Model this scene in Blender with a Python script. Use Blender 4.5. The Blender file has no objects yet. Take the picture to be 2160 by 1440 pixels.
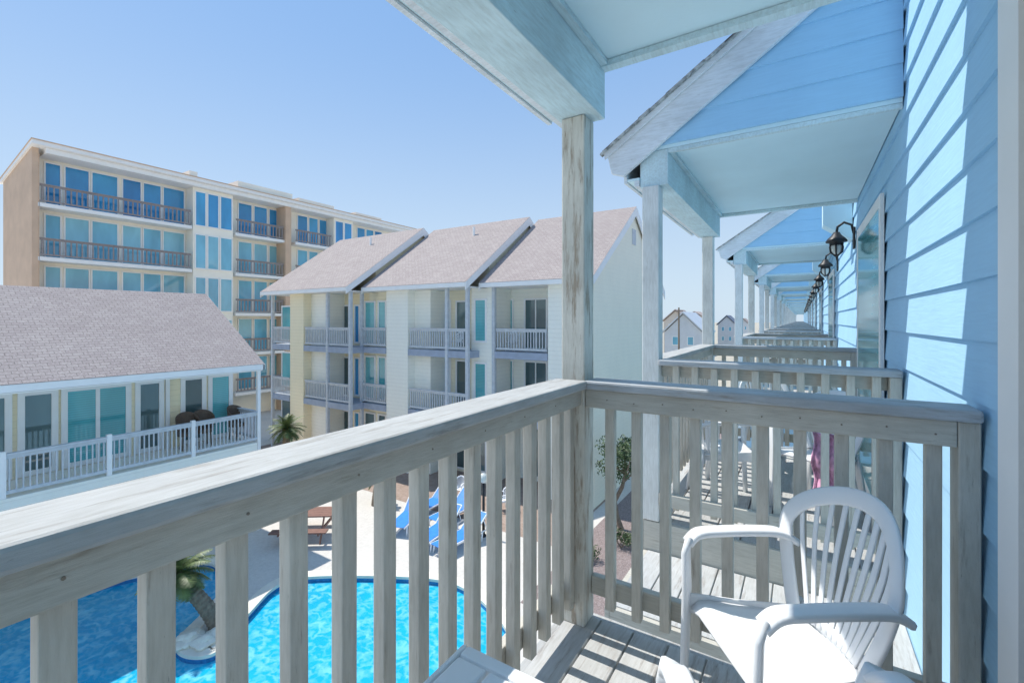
import bpy, bmesh, math, random
from mathutils import Vector, Matrix
random.seed(7)
C=bpy.context.scene.collection
GZ=-6.9
SA,CA=0.536,0.844
# ---- measuring helpers: bearing of a photo column / ground point
def ray(px,py=675):
    u=(px-1080)/960.
    return (-SA+CA*u, CA+SA*u, (675-py)/960.)
def xat(px,Y):
    r=ray(px); return Y*r[0]/r[1]
def yat(px,X):
    r=ray(px); return X*r[1]/r[0]
def gp(px,py,z=GZ):
    r=ray(px,py); t=z/r[2]; return (r[0]*t,r[1]*t)
# ---- materials
def nt(name):
    m=bpy.data.materials.new(name); m.use_nodes=True
    n=m.node_tree; b=n.nodes['Principled BSDF']; return m,n,b
def V(c): return (max(0,min(1,c[0])),max(0,min(1,c[1])),max(0,min(1,c[2])),1)
def noise(n,vec,scale,detail=4,rough=.55):
    t=n.nodes.new('ShaderNodeTexNoise'); t.inputs['Scale'].default_value=scale
    t.inputs['Detail'].default_value=detail; t.inputs['Roughness'].default_value=rough
    n.links.new(vec,t.inputs['Vector']); return t.outputs['Fac']
def mapping(n,src,sc):
    mp=n.nodes.new('ShaderNodeMapping'); mp.inputs['Scale'].default_value=sc
    n.links.new(src,mp.inputs['Vector']); return mp.outputs[0]
def ramp(n,fac,stops):
    r=n.nodes.new('ShaderNodeValToRGB'); e=r.color_ramp.elements
    while len(e)<len(stops): e.new(.5)
    for i,(p,c) in enumerate(stops): e[i].position=p; e[i].color=V(c)
    n.links.new(fac,r.inputs[0]); return r.outputs[0]
def mix(n,f,a,b,mode='MIX'):
    m=n.nodes.new('ShaderNodeMix'); m.data_type='RGBA'; m.blend_type=mode
    if isinstance(f,(int,float)): m.inputs[0].default_value=f
    else: n.links.new(f,m.inputs[0])
    for k,v in ((6,a),(7,b)):
        if isinstance(v,tuple): m.inputs[k].default_value=V(v)
        else: n.links.new(v,m.inputs[k])
    return m.outputs[2]
def bumpn(n,b,h,st,dist=.01):
    bp=n.nodes.new('ShaderNodeBump'); bp.inputs['Strength'].default_value=st; bp.inputs['Distance'].default_value=dist
    n.links.new(h,bp.inputs['Height']); n.links.new(bp.outputs[0],b.inputs['Normal'])
def M(name,col,rough=.6,var=.12,scale=5,bump=.15,bscale=60,stretch=(1,1,1),metal=0):
    m,n,b=nt(name); tc=n.nodes.new('ShaderNodeTexCoord')
    v=mapping(n,tc.outputs['Object'],stretch)
    f=noise(n,v,scale)
    c=ramp(n,f,[(.3,tuple(x*(1-var) for x in col)),(.7,tuple(x*(1+var) for x in col))])
    n.links.new(c,b.inputs['Base Color']); b.inputs['Roughness'].default_value=rough; b.inputs['Metallic'].default_value=metal
    if bump: bumpn(n,b,noise(n,v,bscale),bump,.004)
    return m
def Mwood(name,paint,bare,stretch,amount=.42,rough=.7,fine_s=30):
    m,n,b=nt(name); tc=n.nodes.new('ShaderNodeTexCoord'); oi=n.nodes.new('ShaderNodeObjectInfo')
    av=n.nodes.new('ShaderNodeVectorMath'); av.operation='ADD'; n.links.new(tc.outputs['Object'],av.inputs[0])
    sc=n.nodes.new('ShaderNodeMath'); sc.operation='MULTIPLY'; sc.inputs[1].default_value=7.3; n.links.new(oi.outputs['Random'],sc.inputs[0]); n.links.new(sc.outputs[0],av.inputs[1])
    O=av.outputs[0]
    v=mapping(n,O,stretch)
    fine=noise(n,v,fine_s,6,.7); big=noise(n,v,4.5,5,.65); soft=noise(n,O,3,5)
    mid=noise(n,v,12,5,.6)
    pc=ramp(n,soft,[(.3,tuple(x*.82 for x in paint)),(.7,tuple(x*1.06 for x in paint))])
    pc=mix(n,.65,pc,ramp(n,mid,[(.3,(.75,.74,.71)),(.6,(1,1,1))]),'MULTIPLY')
    bc=ramp(n,fine,[(.3,tuple(x*.6 for x in bare)),(.65,tuple(x*1.1 for x in bare))])
    fac=ramp(n,big,[(amount-.05,(.85,.85,.85)),(amount+.06,(0,0,0))])
    cr=ramp(n,fine,[(.27,(.8,.8,.8)),(.36,(0,0,0))])
    c=mix(n,fac,pc,bc); c=mix(n,cr,c,tuple(x*.5 for x in bare))
    n.links.new(c,b.inputs['Base Color']); b.inputs['Roughness'].default_value=rough
    bumpn(n,b,fine,.5,.003); return m
def Msiding(name,col,exp=.18,var=.06,st=.8,axis=2,line=.8):
    m,n,b=nt(name); g=n.nodes.new('ShaderNodeNewGeometry'); s=n.nodes.new('ShaderNodeSeparateXYZ')
    n.links.new(g.outputs['Position'],s.inputs[0])
    d=n.nodes.new('ShaderNodeMath'); d.operation='DIVIDE'; d.inputs[1].default_value=exp; n.links.new(s.outputs[axis],d.inputs[0])
    fr=n.nodes.new('ShaderNodeMath'); fr.operation='FRACT'; n.links.new(d.outputs[0],fr.inputs[0])
    tc=n.nodes.new('ShaderNodeTexCoord')
    f=noise(n,mapping(n,tc.outputs['Object'],(1,1,.4)),2.2,5)
    c=ramp(n,f,[(.3,tuple(x*(1-var) for x in col)),(.7,tuple(x*(1+var) for x in col))])
    gr=noise(n,mapping(n,tc.outputs['Object'],(1,1,14)),6,4)
    c=mix(n,.4,c,ramp(n,gr,[(.35,(.86,.88,.90)),(.6,(1,1,1))]),'MULTIPLY')
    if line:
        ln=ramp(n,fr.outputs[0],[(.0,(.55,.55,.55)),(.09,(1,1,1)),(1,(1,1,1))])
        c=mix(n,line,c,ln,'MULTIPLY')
    n.links.new(c,b.inputs['Base Color']); b.inputs['Roughness'].default_value=.62
    if st:
        inv=n.nodes.new('ShaderNodeMath'); inv.operation='SUBTRACT'; inv.inputs[0].default_value=1; n.links.new(fr.outputs[0],inv.inputs[1])
        bumpn(n,b,inv.outputs[0],st,.015)
    else: bumpn(n,b,gr,.4,.003)
    return m
def Mshingle(name,c1,c2,mort):
    m,n,b=nt(name); uv=n.nodes.new('ShaderNodeUVMap'); uv.uv_map='UVMap'
    t=n.nodes.new('ShaderNodeTexBrick'); t.inputs['Scale'].default_value=1; t.inputs['Brick Width'].default_value=.21
    t.inputs['Row Height'].default_value=.125; t.inputs['Mortar Size'].default_value=.009; t.inputs['Bias'].default_value=0
    t.inputs['Mortar Smooth'].default_value=.5
    t.inputs['Color1'].default_value=V(c1); t.inputs['Color2'].default_value=V(c2); t.inputs['Mortar'].default_value=V(mort)
    n.links.new(uv.outputs[0],t.inputs['Vector'])
    f=noise(n,uv.outputs[0],1.1,6,.7)
    f2=noise(n,mapping(n,uv.outputs[0],(1,1.6,1)),22,3)
    c=mix(n,.6,t.outputs['Color'],ramp(n,f,[(.3,(.82,.8,.8)),(.7,(1.,1.,1.))]),'MULTIPLY')
    c=mix(n,.85,c,ramp(n,f2,[(.32,(.56,.53,.52)),(.66,(1,1,1))]),'MULTIPLY')
    n.links.new(c,b.inputs['Base Color']); b.inputs['Roughness'].default_value=.9
    bumpn(n,b,t.outputs['Fac'],-.4,.015) ; return m
def Mglass(name,c1,c2,rough=.06,blind=False):
    m,n,b=nt(name); oi=n.nodes.new('ShaderNodeObjectInfo'); tc=n.nodes.new('ShaderNodeTexCoord')
    c=mix(n,oi.outputs['Random'],c1,c2)
    f=noise(n,mapping(n,tc.outputs['Object'],(1,1,.35)),1.1,3)
    c=mix(n,.6,c,ramp(n,f,[(.35,(.55,.6,.62)),(.65,(1,1,1))]),'MULTIPLY')
    if blind:
        w=n.nodes.new('ShaderNodeTexWave'); w.bands_direction='Z'; w.inputs['Scale'].default_value=5; w.inputs['Distortion'].default_value=.2
        n.links.new(tc.outputs['Object'],w.inputs['Vector'])
        c=mix(n,.25,c,w.outputs['Color'],'MULTIPLY')
    n.links.new(c,b.inputs['Base Color']); b.inputs['Roughness'].default_value=rough
    b.inputs['IOR'].default_value=1.8
    return m
PB=(.60,.575,.51); BW=(.41,.36,.29)
mats=dict(
 rail_y=Mwood('weathered_rail_lengthwise',PB,BW,(9,1,9),.345),
 rail_x=Mwood('weathered_rail_crosswise',PB,BW,(1,9,9),.345),
 rail_z=Mwood('weathered_upright',(.65,.62,.55),BW,(9,9,1),.335),
 cap_y=Mwood('rail_cap_lengthwise',(.50,.51,.51),(.36,.35,.33),(9,1,9),.40),
 cap_x=Mwood('rail_cap_crosswise',(.47,.50,.53),(.36,.35,.33),(1,9,9),.40),
 post=Mwood('peeling_post_paint',(.71,.69,.62),(.38,.30,.22),(8,8,1),.425),
 postw=Mwood('white_post_paint',(.80,.81,.79),(.55,.51,.45),(8,8,1),.30),
 deck=Mwood('grey_deck_boards',(.54,.55,.55),(.40,.38,.36),(9,1,9),.40),
 beam=Mwood('pale_blue_beam_paint',(.67,.83,.87),(.58,.66,.66),(7,1,7),.26),
 ceil=M('pale_blue_ceiling_paint',(.66,.85,.91),.6,.04,2,.2,90),
 rake=Mwood('white_rake_paint',(.82,.86,.89),(.56,.58,.59),(1,7,7),.28),
 blue=Msiding('blue_lap_siding',(.39,.655,.87),.18,.04,.0,2,0),
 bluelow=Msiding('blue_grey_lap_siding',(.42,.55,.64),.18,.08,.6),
 white=M('white_trim_paint',(.89,.88,.86),.5,.03,3,.08),
 cream=Msiding('cream_lap_siding',(.97,.88,.66),.17,.02,.7,2,.45),
 creamw=Msiding('ivory_lap_siding',(.97,.94,.83),.17,.02,.7,2,.4),
 endw=Msiding('warm_cream_lap_siding',(.98,.92,.75),.17,.02,.4,2,.22),  # plain warm cream base colour, no emission
 yellow=Msiding('yellow_cream_siding',(.97,.84,.58),.17,.02,.7,2,.45),
 shing=Mshingle('tan_asphalt_shingles',(.51,.455,.43),(.44,.385,.37),(.27,.24,.23)),
 dshing=M('grey_shingle_edge',(.36,.37,.36),.9,.6,30,.6),
 tan=M('tan_stucco',(.64,.46,.33),.85,.08,1.2,.3,30),
 stucco=M('cream_stucco',(.95,.90,.79),.85,.04,1.0,.2,30),
 slate=M('blue_grey_fascia_paint',(.36,.41,.50),.6,.10,3),
 greyrail=M('pale_grey_railing_paint',(.57,.60,.63),.6,.10,6),
 brownrail=M('grey_brown_weathered_railing',(.30,.27,.27),.8,.15,6),
 gteal=Mglass('teal_window_glass',(.12,.55,.60),(.28,.70,.72),.08,True),
 gblue=Mglass('blue_tinted_glass',(.01,.24,.58),(.05,.40,.72),.05),
 gpale=Mglass('pale_tinted_glass',(.12,.48,.70),(.28,.62,.74),.05),
 gdark=Mglass('dark_window_glass',(.04,.08,.09),(.16,.24,.24),.04),
 plastic=M('white_resin_plastic',(.87,.89,.91),.30,.015,8,.05,140),
 black=M('black_lantern_metal',(.012,.013,.015),.45,.2,20),
 lampglass=M('frosted_lamp_glass',(.62,.64,.60),.2,.05,8,0),
 concrete=None,
 coping=M('cream_coping_stone',(.74,.70,.60),.85,.10,3,.4,30),
 tile=M('blue_pool_tile',(.03,.18,.40),.2,.25,14,0),
 gravel=None,
 trunk=M('grey_bark',(.20,.16,.12),.95,.35,14,.9,30,(1,1,.5)),
 leaf=M('dark_tree_leaves',(.06,.10,.035),.6,.5,3,.1),
 palm=M('palm_fronds',(.11,.155,.05),.5,.45,4,.1),
 sling=M('blue_sling_fabric',(.03,.24,.70),.6,.12,6,.2),
 redwood=M('brown_stained_wood',(.23,.12,.09),.7,.25,8,.3,40,(1,6,6)),
 wicker=M('dark_brown_wicker',(.13,.09,.065),.7,.4,60,.8,120),
 towel=M('pink_patterned_towel',(.70,.36,.52),.9,.5,22,.4),
 farwall=M('distant_beige_siding',(.70,.62,.54),.8,.08,1),
 farwhite=M('distant_grey_siding',(.66,.69,.72),.8,.06,1),
 farroof=M('distant_brown_roof',(.46,.37,.33),.9,.1,1),
 fardark=M('distant_slate_roof',(.16,.20,.27),.9,.1,1),
 nail=M('dull_nail_head',(.22,.18,.14),.6,.2,20,0),
)
def Mground(name,cols,sc,bump=.5):
    m,n,b=nt(name); tc=n.nodes.new('ShaderNodeTexCoord')
    f=noise(n,tc.outputs['Object'],sc,8,.75); f2=noise(n,tc.outputs['Object'],sc*.08,4)
    c=ramp(n,f,[(.3,cols[0]),(.5,cols[1]),(.7,cols[2])])
    c=mix(n,.6,c,ramp(n,f2,[(.3,(.82,.82,.82)),(.7,(1,1,1))]),'MULTIPLY')
    n.links.new(c,b.inputs['Base Color']); b.inputs['Roughness'].default_value=.92
    bumpn(n,b,f,bump,.02); return m
mats['concrete']=Mground('pale_pool_deck_concrete',[(.56,.53,.48),(.64,.61,.56),(.70,.67,.62)],9,.15)
mats['gravel']=Mground('reddish_grey_gravel',[(.13,.10,.10),(.28,.22,.21),(.46,.40,.38)],26,1)
mats['sand']=Mground('sandy_ground',[(.34,.33,.25),(.46,.42,.34),(.54,.50,.43)],.8,.2)
mats['brick']=Mground('brown_patio_pavers',[(.26,.19,.15),(.36,.27,.22),(.44,.34,.29)],5,.3)
def Mwater():
    m,n,b=nt('pool_water'); tc=n.nodes.new('ShaderNodeTexCoord')
    o=tc.outputs['Object']
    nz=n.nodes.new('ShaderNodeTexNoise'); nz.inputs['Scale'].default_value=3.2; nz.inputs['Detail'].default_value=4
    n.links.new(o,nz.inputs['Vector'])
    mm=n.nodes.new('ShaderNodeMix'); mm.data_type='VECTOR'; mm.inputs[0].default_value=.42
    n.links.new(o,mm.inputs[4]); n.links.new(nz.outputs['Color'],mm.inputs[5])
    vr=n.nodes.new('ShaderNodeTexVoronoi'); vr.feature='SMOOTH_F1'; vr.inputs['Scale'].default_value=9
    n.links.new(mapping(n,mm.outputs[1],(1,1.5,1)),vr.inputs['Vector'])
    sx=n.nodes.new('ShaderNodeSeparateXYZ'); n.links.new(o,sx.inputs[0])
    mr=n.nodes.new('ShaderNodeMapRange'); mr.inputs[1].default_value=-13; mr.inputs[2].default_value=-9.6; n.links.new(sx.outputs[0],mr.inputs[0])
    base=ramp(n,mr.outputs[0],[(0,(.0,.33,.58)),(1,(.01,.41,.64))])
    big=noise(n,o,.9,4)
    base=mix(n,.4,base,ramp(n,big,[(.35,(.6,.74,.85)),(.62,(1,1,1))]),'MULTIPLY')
    c=mix(n,ramp(n,vr.outputs['Distance'],[(.34,(0,0,0)),(.72,(.5,.5,.5))]),base,(.32,.72,.84))  # paler cell edges paint caustic light ripples into the water colour
    n.links.new(c,b.inputs['Base Color']); b.inputs['Roughness'].default_value=.04; b.inputs['IOR'].default_value=1.33
    bumpn(n,b,noise(n,o,5,3),.5,.05); return m
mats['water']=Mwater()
# ---- mesh builder
offs={}
class MB:
    def __init__(s): s.v=[]; s.f=[]; s.uv={}
    def quad(s,pts,uv=None):
        i=len(s.v); s.v+= [tuple(p) for p in pts]; s.f.append(tuple(range(i,i+len(pts))))
        if uv: s.uv[len(s.f)-1]=uv
    def box(s,x0,x1,y0,y1,z0,z1):
        if x0>x1:x0,x1=x1,x0
        if y0>y1:y0,y1=y1,y0
        i=len(s.v)
        s.v+=[(x0,y0,z0),(x1,y0,z0),(x1,y1,z0),(x0,y1,z0),(x0,y0,z1),(x1,y0,z1),(x1,y1,z1),(x0,y1,z1)]
        for f in ((0,3,2,1),(4,5,6,7),(0,1,5,4),(1,2,6,5),(2,3,7,6),(3,0,4,7)): s.f.append(tuple(i+k for k in f))
        return s
    def prism(s,poly,d):
        i=len(s.v); n=len(poly); s.v+=[tuple(p) for p in poly]; s.v+=[tuple(Vector(p)+Vector(d)) for p in poly]
        s.f.append(tuple(range(i,i+n))); s.f.append(tuple(reversed(range(i+n,i+2*n))))
        for k in range(n): s.f.append((i+k,i+(k+1)%n,i+n+(k+1)%n,i+n+k))
        return s
    def tube(s,pts,r,n=8,cap=True):
        pts=[Vector(p) for p in pts]; rs=r if isinstance(r,(list,tuple)) else [r]*len(pts)
        base=len(s.v); up=None
        for k,p in enumerate(pts):
            t=(pts[min(k+1,len(pts)-1)]-pts[max(k-1,0)]).normalized()
            if up is None: up=t.orthogonal().normalized()
            up=(up-t*up.dot(t)).normalized(); sd=t.cross(up)
            for a in range(n):
                an=2*math.pi*a/n; s.v.append(tuple(p+(up*math.cos(an)+sd*math.sin(an))*rs[k]))
        for k in range(len(pts)-1):
            for a in range(n):
                b=(a+1)%n; s.f.append((base+k*n+a,base+k*n+b,base+(k+1)*n+b,base+(k+1)*n+a))
        if cap:
            s.f.append(tuple(reversed(range(base,base+n)))); e=base+(len(pts)-1)*n; s.f.append(tuple(range(e,e+n)))
        return s
    def sweep(s,pts,w,h,wd):
        pts=[Vector(p) for p in pts]; base=len(s.v); cs=[]
        for a in range(10):
            an=2*math.pi*(a+.5)/10; ca,sa=math.cos(an),math.sin(an)
            cs.append((math.copysign(abs(ca)**.6,ca),math.copysign(abs(sa)**.6,sa)))
        for k,p in enumerate(pts):
            t=(pts[min(k+1,len(pts)-1)]-pts[max(k-1,0)]).normalized()
            W=Vector(wd[k] if isinstance(wd,list) else wd); W=(W-t*W.dot(t)).normalized(); N=t.cross(W)
            ww=w[k] if isinstance(w,list) else w
            for a,b in cs: s.v.append(tuple(p+W*a*ww/2+N*b*h/2))
        n=10
        for k in range(len(pts)-1):
            for a in range(n):
                b=(a+1)%n; s.f.append((base+k*n+a,base+k*n+b,base+(k+1)*n+b,base+(k+1)*n+a))
        s.f.append(tuple(reversed(range(base,base+n)))); e=base+(len(pts)-1)*n; s.f.append(tuple(range(e,e+n)))
        return s
    def lathe(s,prof,c=(0,0,0),n=16):
        base=len(s.v)
        for r,z in prof:
            for a in range(n):
                an=2*math.pi*a/n; s.v.append((c[0]+r*math.cos(an),c[1]+r*math.sin(an),c[2]+z))
        for k in range(len(prof)-1):
            for a in range(n):
                b=(a+1)%n; s.f.append((base+k*n+a,base+k*n+b,base+(k+1)*n+b,base+(k+1)*n+a))
        return s
    def lap(s,a,b,z0,z1,nrm,exp=.18,clip=None):
        a=Vector((a[0],a[1],0)); b=Vector((b[0],b[1],0)); N=Vector((nrm[0],nrm[1],0)); z=z0
        while z<z1-1e-4:
            zt=min(z+exp,z1); r0=(0,1,0,1)
            if clip: r0=clip(z,zt)
            if r0:
                p=[a.lerp(b,r0[0]),a.lerp(b,r0[1]),a.lerp(b,r0[3]),a.lerp(b,r0[2])]
                o=N*.016; t=N*.003; Z=Vector((0,0,1))
                s.quad([p[0]+o+Z*z,p[1]+o+Z*z,p[2]+t+Z*zt,p[3]+t+Z*zt])
                s.quad([p[0]+Z*z,p[1]+Z*z,p[1]+o+Z*z,p[0]+o+Z*z])
            z+=exp
        return s
    def build(s,name,mat,parent=None,bevel=0,smooth=False,label=None):
        off=offs.get(parent.name,Vector((0,0,0))) if parent else Vector((0,0,0))
        me=bpy.data.meshes.new(name); me.from_pydata([tuple(Vector(p)-off) for p in s.v],[],s.f)
        if s.uv:
            l=me.uv_layers.new(name='UVMap')
            for fi,uv in s.uv.items():
                for j,li in enumerate(me.polygons[fi].loop_indices): l.data[li].uv=uv[j]
        bm=bmesh.new(); bm.from_mesh(me)
        if not s.uv: bmesh.ops.recalc_face_normals(bm,faces=bm.faces)
        bm.to_mesh(me); bm.free()
        if smooth:
            for p in me.polygons: p.use_smooth=True
        me.materials.append(mats[mat] if isinstance(mat,str) else mat)
        o=bpy.data.objects.new(name,me); C.objects.link(o)
        if parent: o.parent=parent; offs[o.name]=off
        if bevel:
            m=o.modifiers.new('bevel','BEVEL'); m.width=bevel; m.segments=2; m.limit_method='ANGLE'
        if label: o['label']=label
        return o
def tag(o,label,cat,group=None):
    o['label']=label; o['category']=cat
    if group: o['group']=group
    return o
def thing(name,label,cat,loc=(0,0,0),group=None):
    o=bpy.data.objects.new(name,None); C.objects.link(o); o.location=loc; offs[o.name]=Vector(loc); o.empty_display_size=.2
    return tag(o,label,cat,group)
def struct(name,mb,mat):
    o=mb.build(name,mat); o['kind']='structure'; return o
def dup(root,loc=None,rz=None,label=None,group=None,scale=None):
    r=root.copy(); C.objects.link(r)
    if loc is not None: r.location=loc
    if rz is not None: r.rotation_euler=(0,0,rz)
    if scale: r.scale=scale
    if label: r['label']=label
    if group: r['group']=group
    for ch in list(root.children):
        c=ch.copy(); C.objects.link(c); c.parent=r
        for g in list(ch.children):
            d=g.copy(); C.objects.link(d); d.parent=c
    return r
def box(name,mat,parent,*a,bevel=0,label=None): return MB().box(*a).build(name,mat,parent,bevel,label=label)
def opening(kind,parent,axis,pl,a0,a1,z0,z1,out,glass,mull=0,fw=.07,frame='white',dep=.05):
    if a0>a1:a0,a1=a1,a0
    def B(mb,u0,u1,w0,w1,d0,d1):
        p,q=pl+out*d0,pl+out*d1
        if axis=='x': mb.box(u0,u1,p,q,w0,w1)
        else: mb.box(p,q,u0,u1,w0,w1)
    m=MB()
    B(m,a0,a0+fw,z0,z1,.003,dep);B(m,a1-fw,a1,z0,z1,.003,dep)
    B(m,a0+fw,a1-fw,z1-fw,z1,.003,dep);B(m,a0+fw,a1-fw,z0,z0+fw,.003,dep)
    for k in range(mull):
        c=a0+(a1-a0)*(k+1)/(mull+1); B(m,c-fw*.35,c+fw*.35,z0+fw,z1-fw,.003,dep*.8)
    o=m.build(kind,frame,parent)
    g=MB(); B(g,a0+fw*.9,a1-fw*.9,z0+fw*.9,z1-fw*.9,.004,.02); g.build('pane',glass,o)
    return o
def railmesh(mb,p,q,z,h=1.0,sp=.13,bw=.035,inner=True):
    p=Vector((p[0],p[1],z)); q=Vector((q[0],q[1],z)); L=(q-p).length; d=(q-p)/L; w=Vector((-d.y,d.x,0))
    def seg(a,b,wd,z0,z1):
        pts=[a-w*wd,b-w*wd,b+w*wd,a+w*wd]; mb.prism([(r.x,r.y,z+z0) for r in pts],(0,0,z1-z0))
    seg(p,q,.06,h-.04,h); seg(p,q,.02,h-.13,h-.041); seg(p,q,.02,.08,.16)
    n=max(2,int(L/sp))
    for i in range(n):
        c=p+d*(L*(i+.5)/n); seg(c-d*bw/2,c+d*bw/2,bw/2+.004,.161,h-.131)
# ================= GROUND AND POOL
struct('ground',MB().box(-900,900,-300,1500,GZ-.75,GZ-.35),'sand')
out=[(-120,1330),(0,1300),(190,1240),(330,1206),(430,1188),(464,1205),(468,1240),(430,1290),(385,1335),(368,1362),(385,1382),(425,1386),(462,1372),(490,1335),(530,1290),(575,1243),(620,1222),(690,1216),(780,1216),(870,1219),(945,1229),(1000,1256),(1050,1305),(1070,1345),(1045,1410),(985,1500),(880,1640),(700,1800),(300,1850),(-100,1700),(-400,1480)]
P=[Vector(gp(*q)+(0,)) for q in out]
S=[]
n=len(P)
for i in range(n):
    a,b,c,d=P[i-1],P[i],P[(i+1)%n],P[(i+2)%n]
    for k in range(5):
        t=k/5.; S.append(.5*((2*b)+(c-a)*t+(2*a-5*b+4*c-d)*t*t+(3*b-a-3*c+d)*t**3))
n=len(S); nor=[]
for i in range(n):
    t=(S[(i+1)%n]-S[i-1]).normalized(); nor.append(Vector((-t.y,t.x,0)))
area=sum(S[i].x*S[(i+1)%n].y-S[(i+1)%n].x*S[i].y for i in range(n))
sg=-1 if area>0 else 1
O=[S[i]+nor[i]*sg*.30 for i in range(n)]
bm=bmesh.new()
def loop(pts,z):
    vs=[bm.verts.new((p[0],p[1],z)) for p in pts]; return [bm.edges.new((vs[i],vs[(i+1)%len(vs)])) for i in range(len(vs))]
e=loop([(-60,-30),(12,-30),(12,40),(-60,40)],GZ)+loop(S,GZ)
bmesh.ops.triangle_fill(bm,use_beauty=True,use_dissolve=False,edges=e)
me=bpy.data.meshes.new('pool_deck'); bm.normal_update()
for f in bm.faces:
    if f.normal.z<0: f.normal_flip()
bm.to_mesh(me); bm.free(); me.materials.append(mats['concrete'])
o=bpy.data.objects.new('pool_deck',me); C.objects.link(o); o['kind']='structure'
m=MB()
for i in range(n):
    j=(i+1)%n
    a,b,c,d=S[i],S[j],O[j],O[i]
    m.quad([(a.x,a.y,GZ+.03),(b.x,b.y,GZ+.03),(c.x,c.y,GZ+.03),(d.x,d.y,GZ+.03)])
    m.quad([(c.x,c.y,GZ-.02),(d.x,d.y,GZ-.02),(d.x,d.y,GZ+.03),(c.x,c.y,GZ+.03)])
    m.quad([(a.x,a.y,GZ-.04),(b.x,b.y,GZ-.04),(b.x,b.y,GZ+.03),(a.x,a.y,GZ+.03)])
struct('pool_coping',m,'coping')
m=MB()
for i in range(n):
    a,b=S[i],S[(i+1)%n]; m.quad([(a.x,a.y,GZ-.3),(b.x,b.y,GZ-.3),(b.x,b.y,GZ-.04),(a.x,a.y,GZ-.04)])
struct('pool_wall',m,'tile')
bm=bmesh.new(); loop(S,GZ-.13); bmesh.ops.triangle_fill(bm,use_beauty=True,edges=bm.edges[:])
bm.normal_update()
for f in bm.faces:
    if f.normal.z<0: f.normal_flip()
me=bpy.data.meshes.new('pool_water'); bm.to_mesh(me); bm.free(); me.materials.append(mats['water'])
o=bpy.data.objects.new('pool_water',me); C.objects.link(o); o['kind']='structure'
m=MB(); m.quad([(-5.8,9.5,GZ+.004),(.45,9.5,GZ+.004),(.45,40,GZ+.004),(-5.8,40,GZ+.004)]); struct('gravel_bed',m,'gravel')
m=MB(); m.quad([(-25,12.4,GZ+.004),(-6.3,12.4,GZ+.004),(-6.3,17,GZ+.004),(-25,17,GZ+.004)]); struct('brick_patio',m,'brick')
# ================= OUR BUILDING: long blue row
row=thing('beach_townhouse','long pale blue lap sided townhouse wall running along the right side of the photo','building',(.45,0,GZ))
m=MB(); m.lap((.45,-6),(.45,112),GZ,2.62,(-1,0)); m.quad([(.45,-6,GZ),(.45,112,GZ),(.45,112,2.62),(.45,-6,2.62)])
m.box(.452,7,-6,112,GZ,2.6); m.build('wall','blue',row)
m=MB(); m.quad([(.15,-6.2,2.5),(.15,112.2,2.5),(4,112.2,5),(4,-6.2,5)],[(0,0),(118,0),(118,4.6),(0,4.6)])
m.quad([(4,-6.2,5),(4,112.2,5),(8,112.2,2.5),(8,-6.2,2.5)],[(0,0),(118,0),(118,4.6),(0,4.6)])
m.quad([(.15,-6.2,2.46),(.15,112.2,2.46),(.5,112.2,2.6),(.5,-6.2,2.6)],[(0,0),(1,0),(1,1),(0,1)]); m.build('roof','shing',row)
U=4.93; Y0=3.03; NU=21
opening('door',row,'y',.434,-.2,1.51,-1.3,.86,-1,'gdark',1,.12,'white',.045)
for k in range(8):
    y=Y0+U*k
    opening('door',row,'y',.434,y+.55,y+1.95,-1.3,.78,-1,'gteal',1,.075,'white',.022)
    MB().prism([(.433,y+2.62,.80),(.433,y+2.62,1.28),(.19,y+2.62,1.28),(.19,y+2.62,.98)],(0,.26,0)).build('eave_box','ceil',row)
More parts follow.
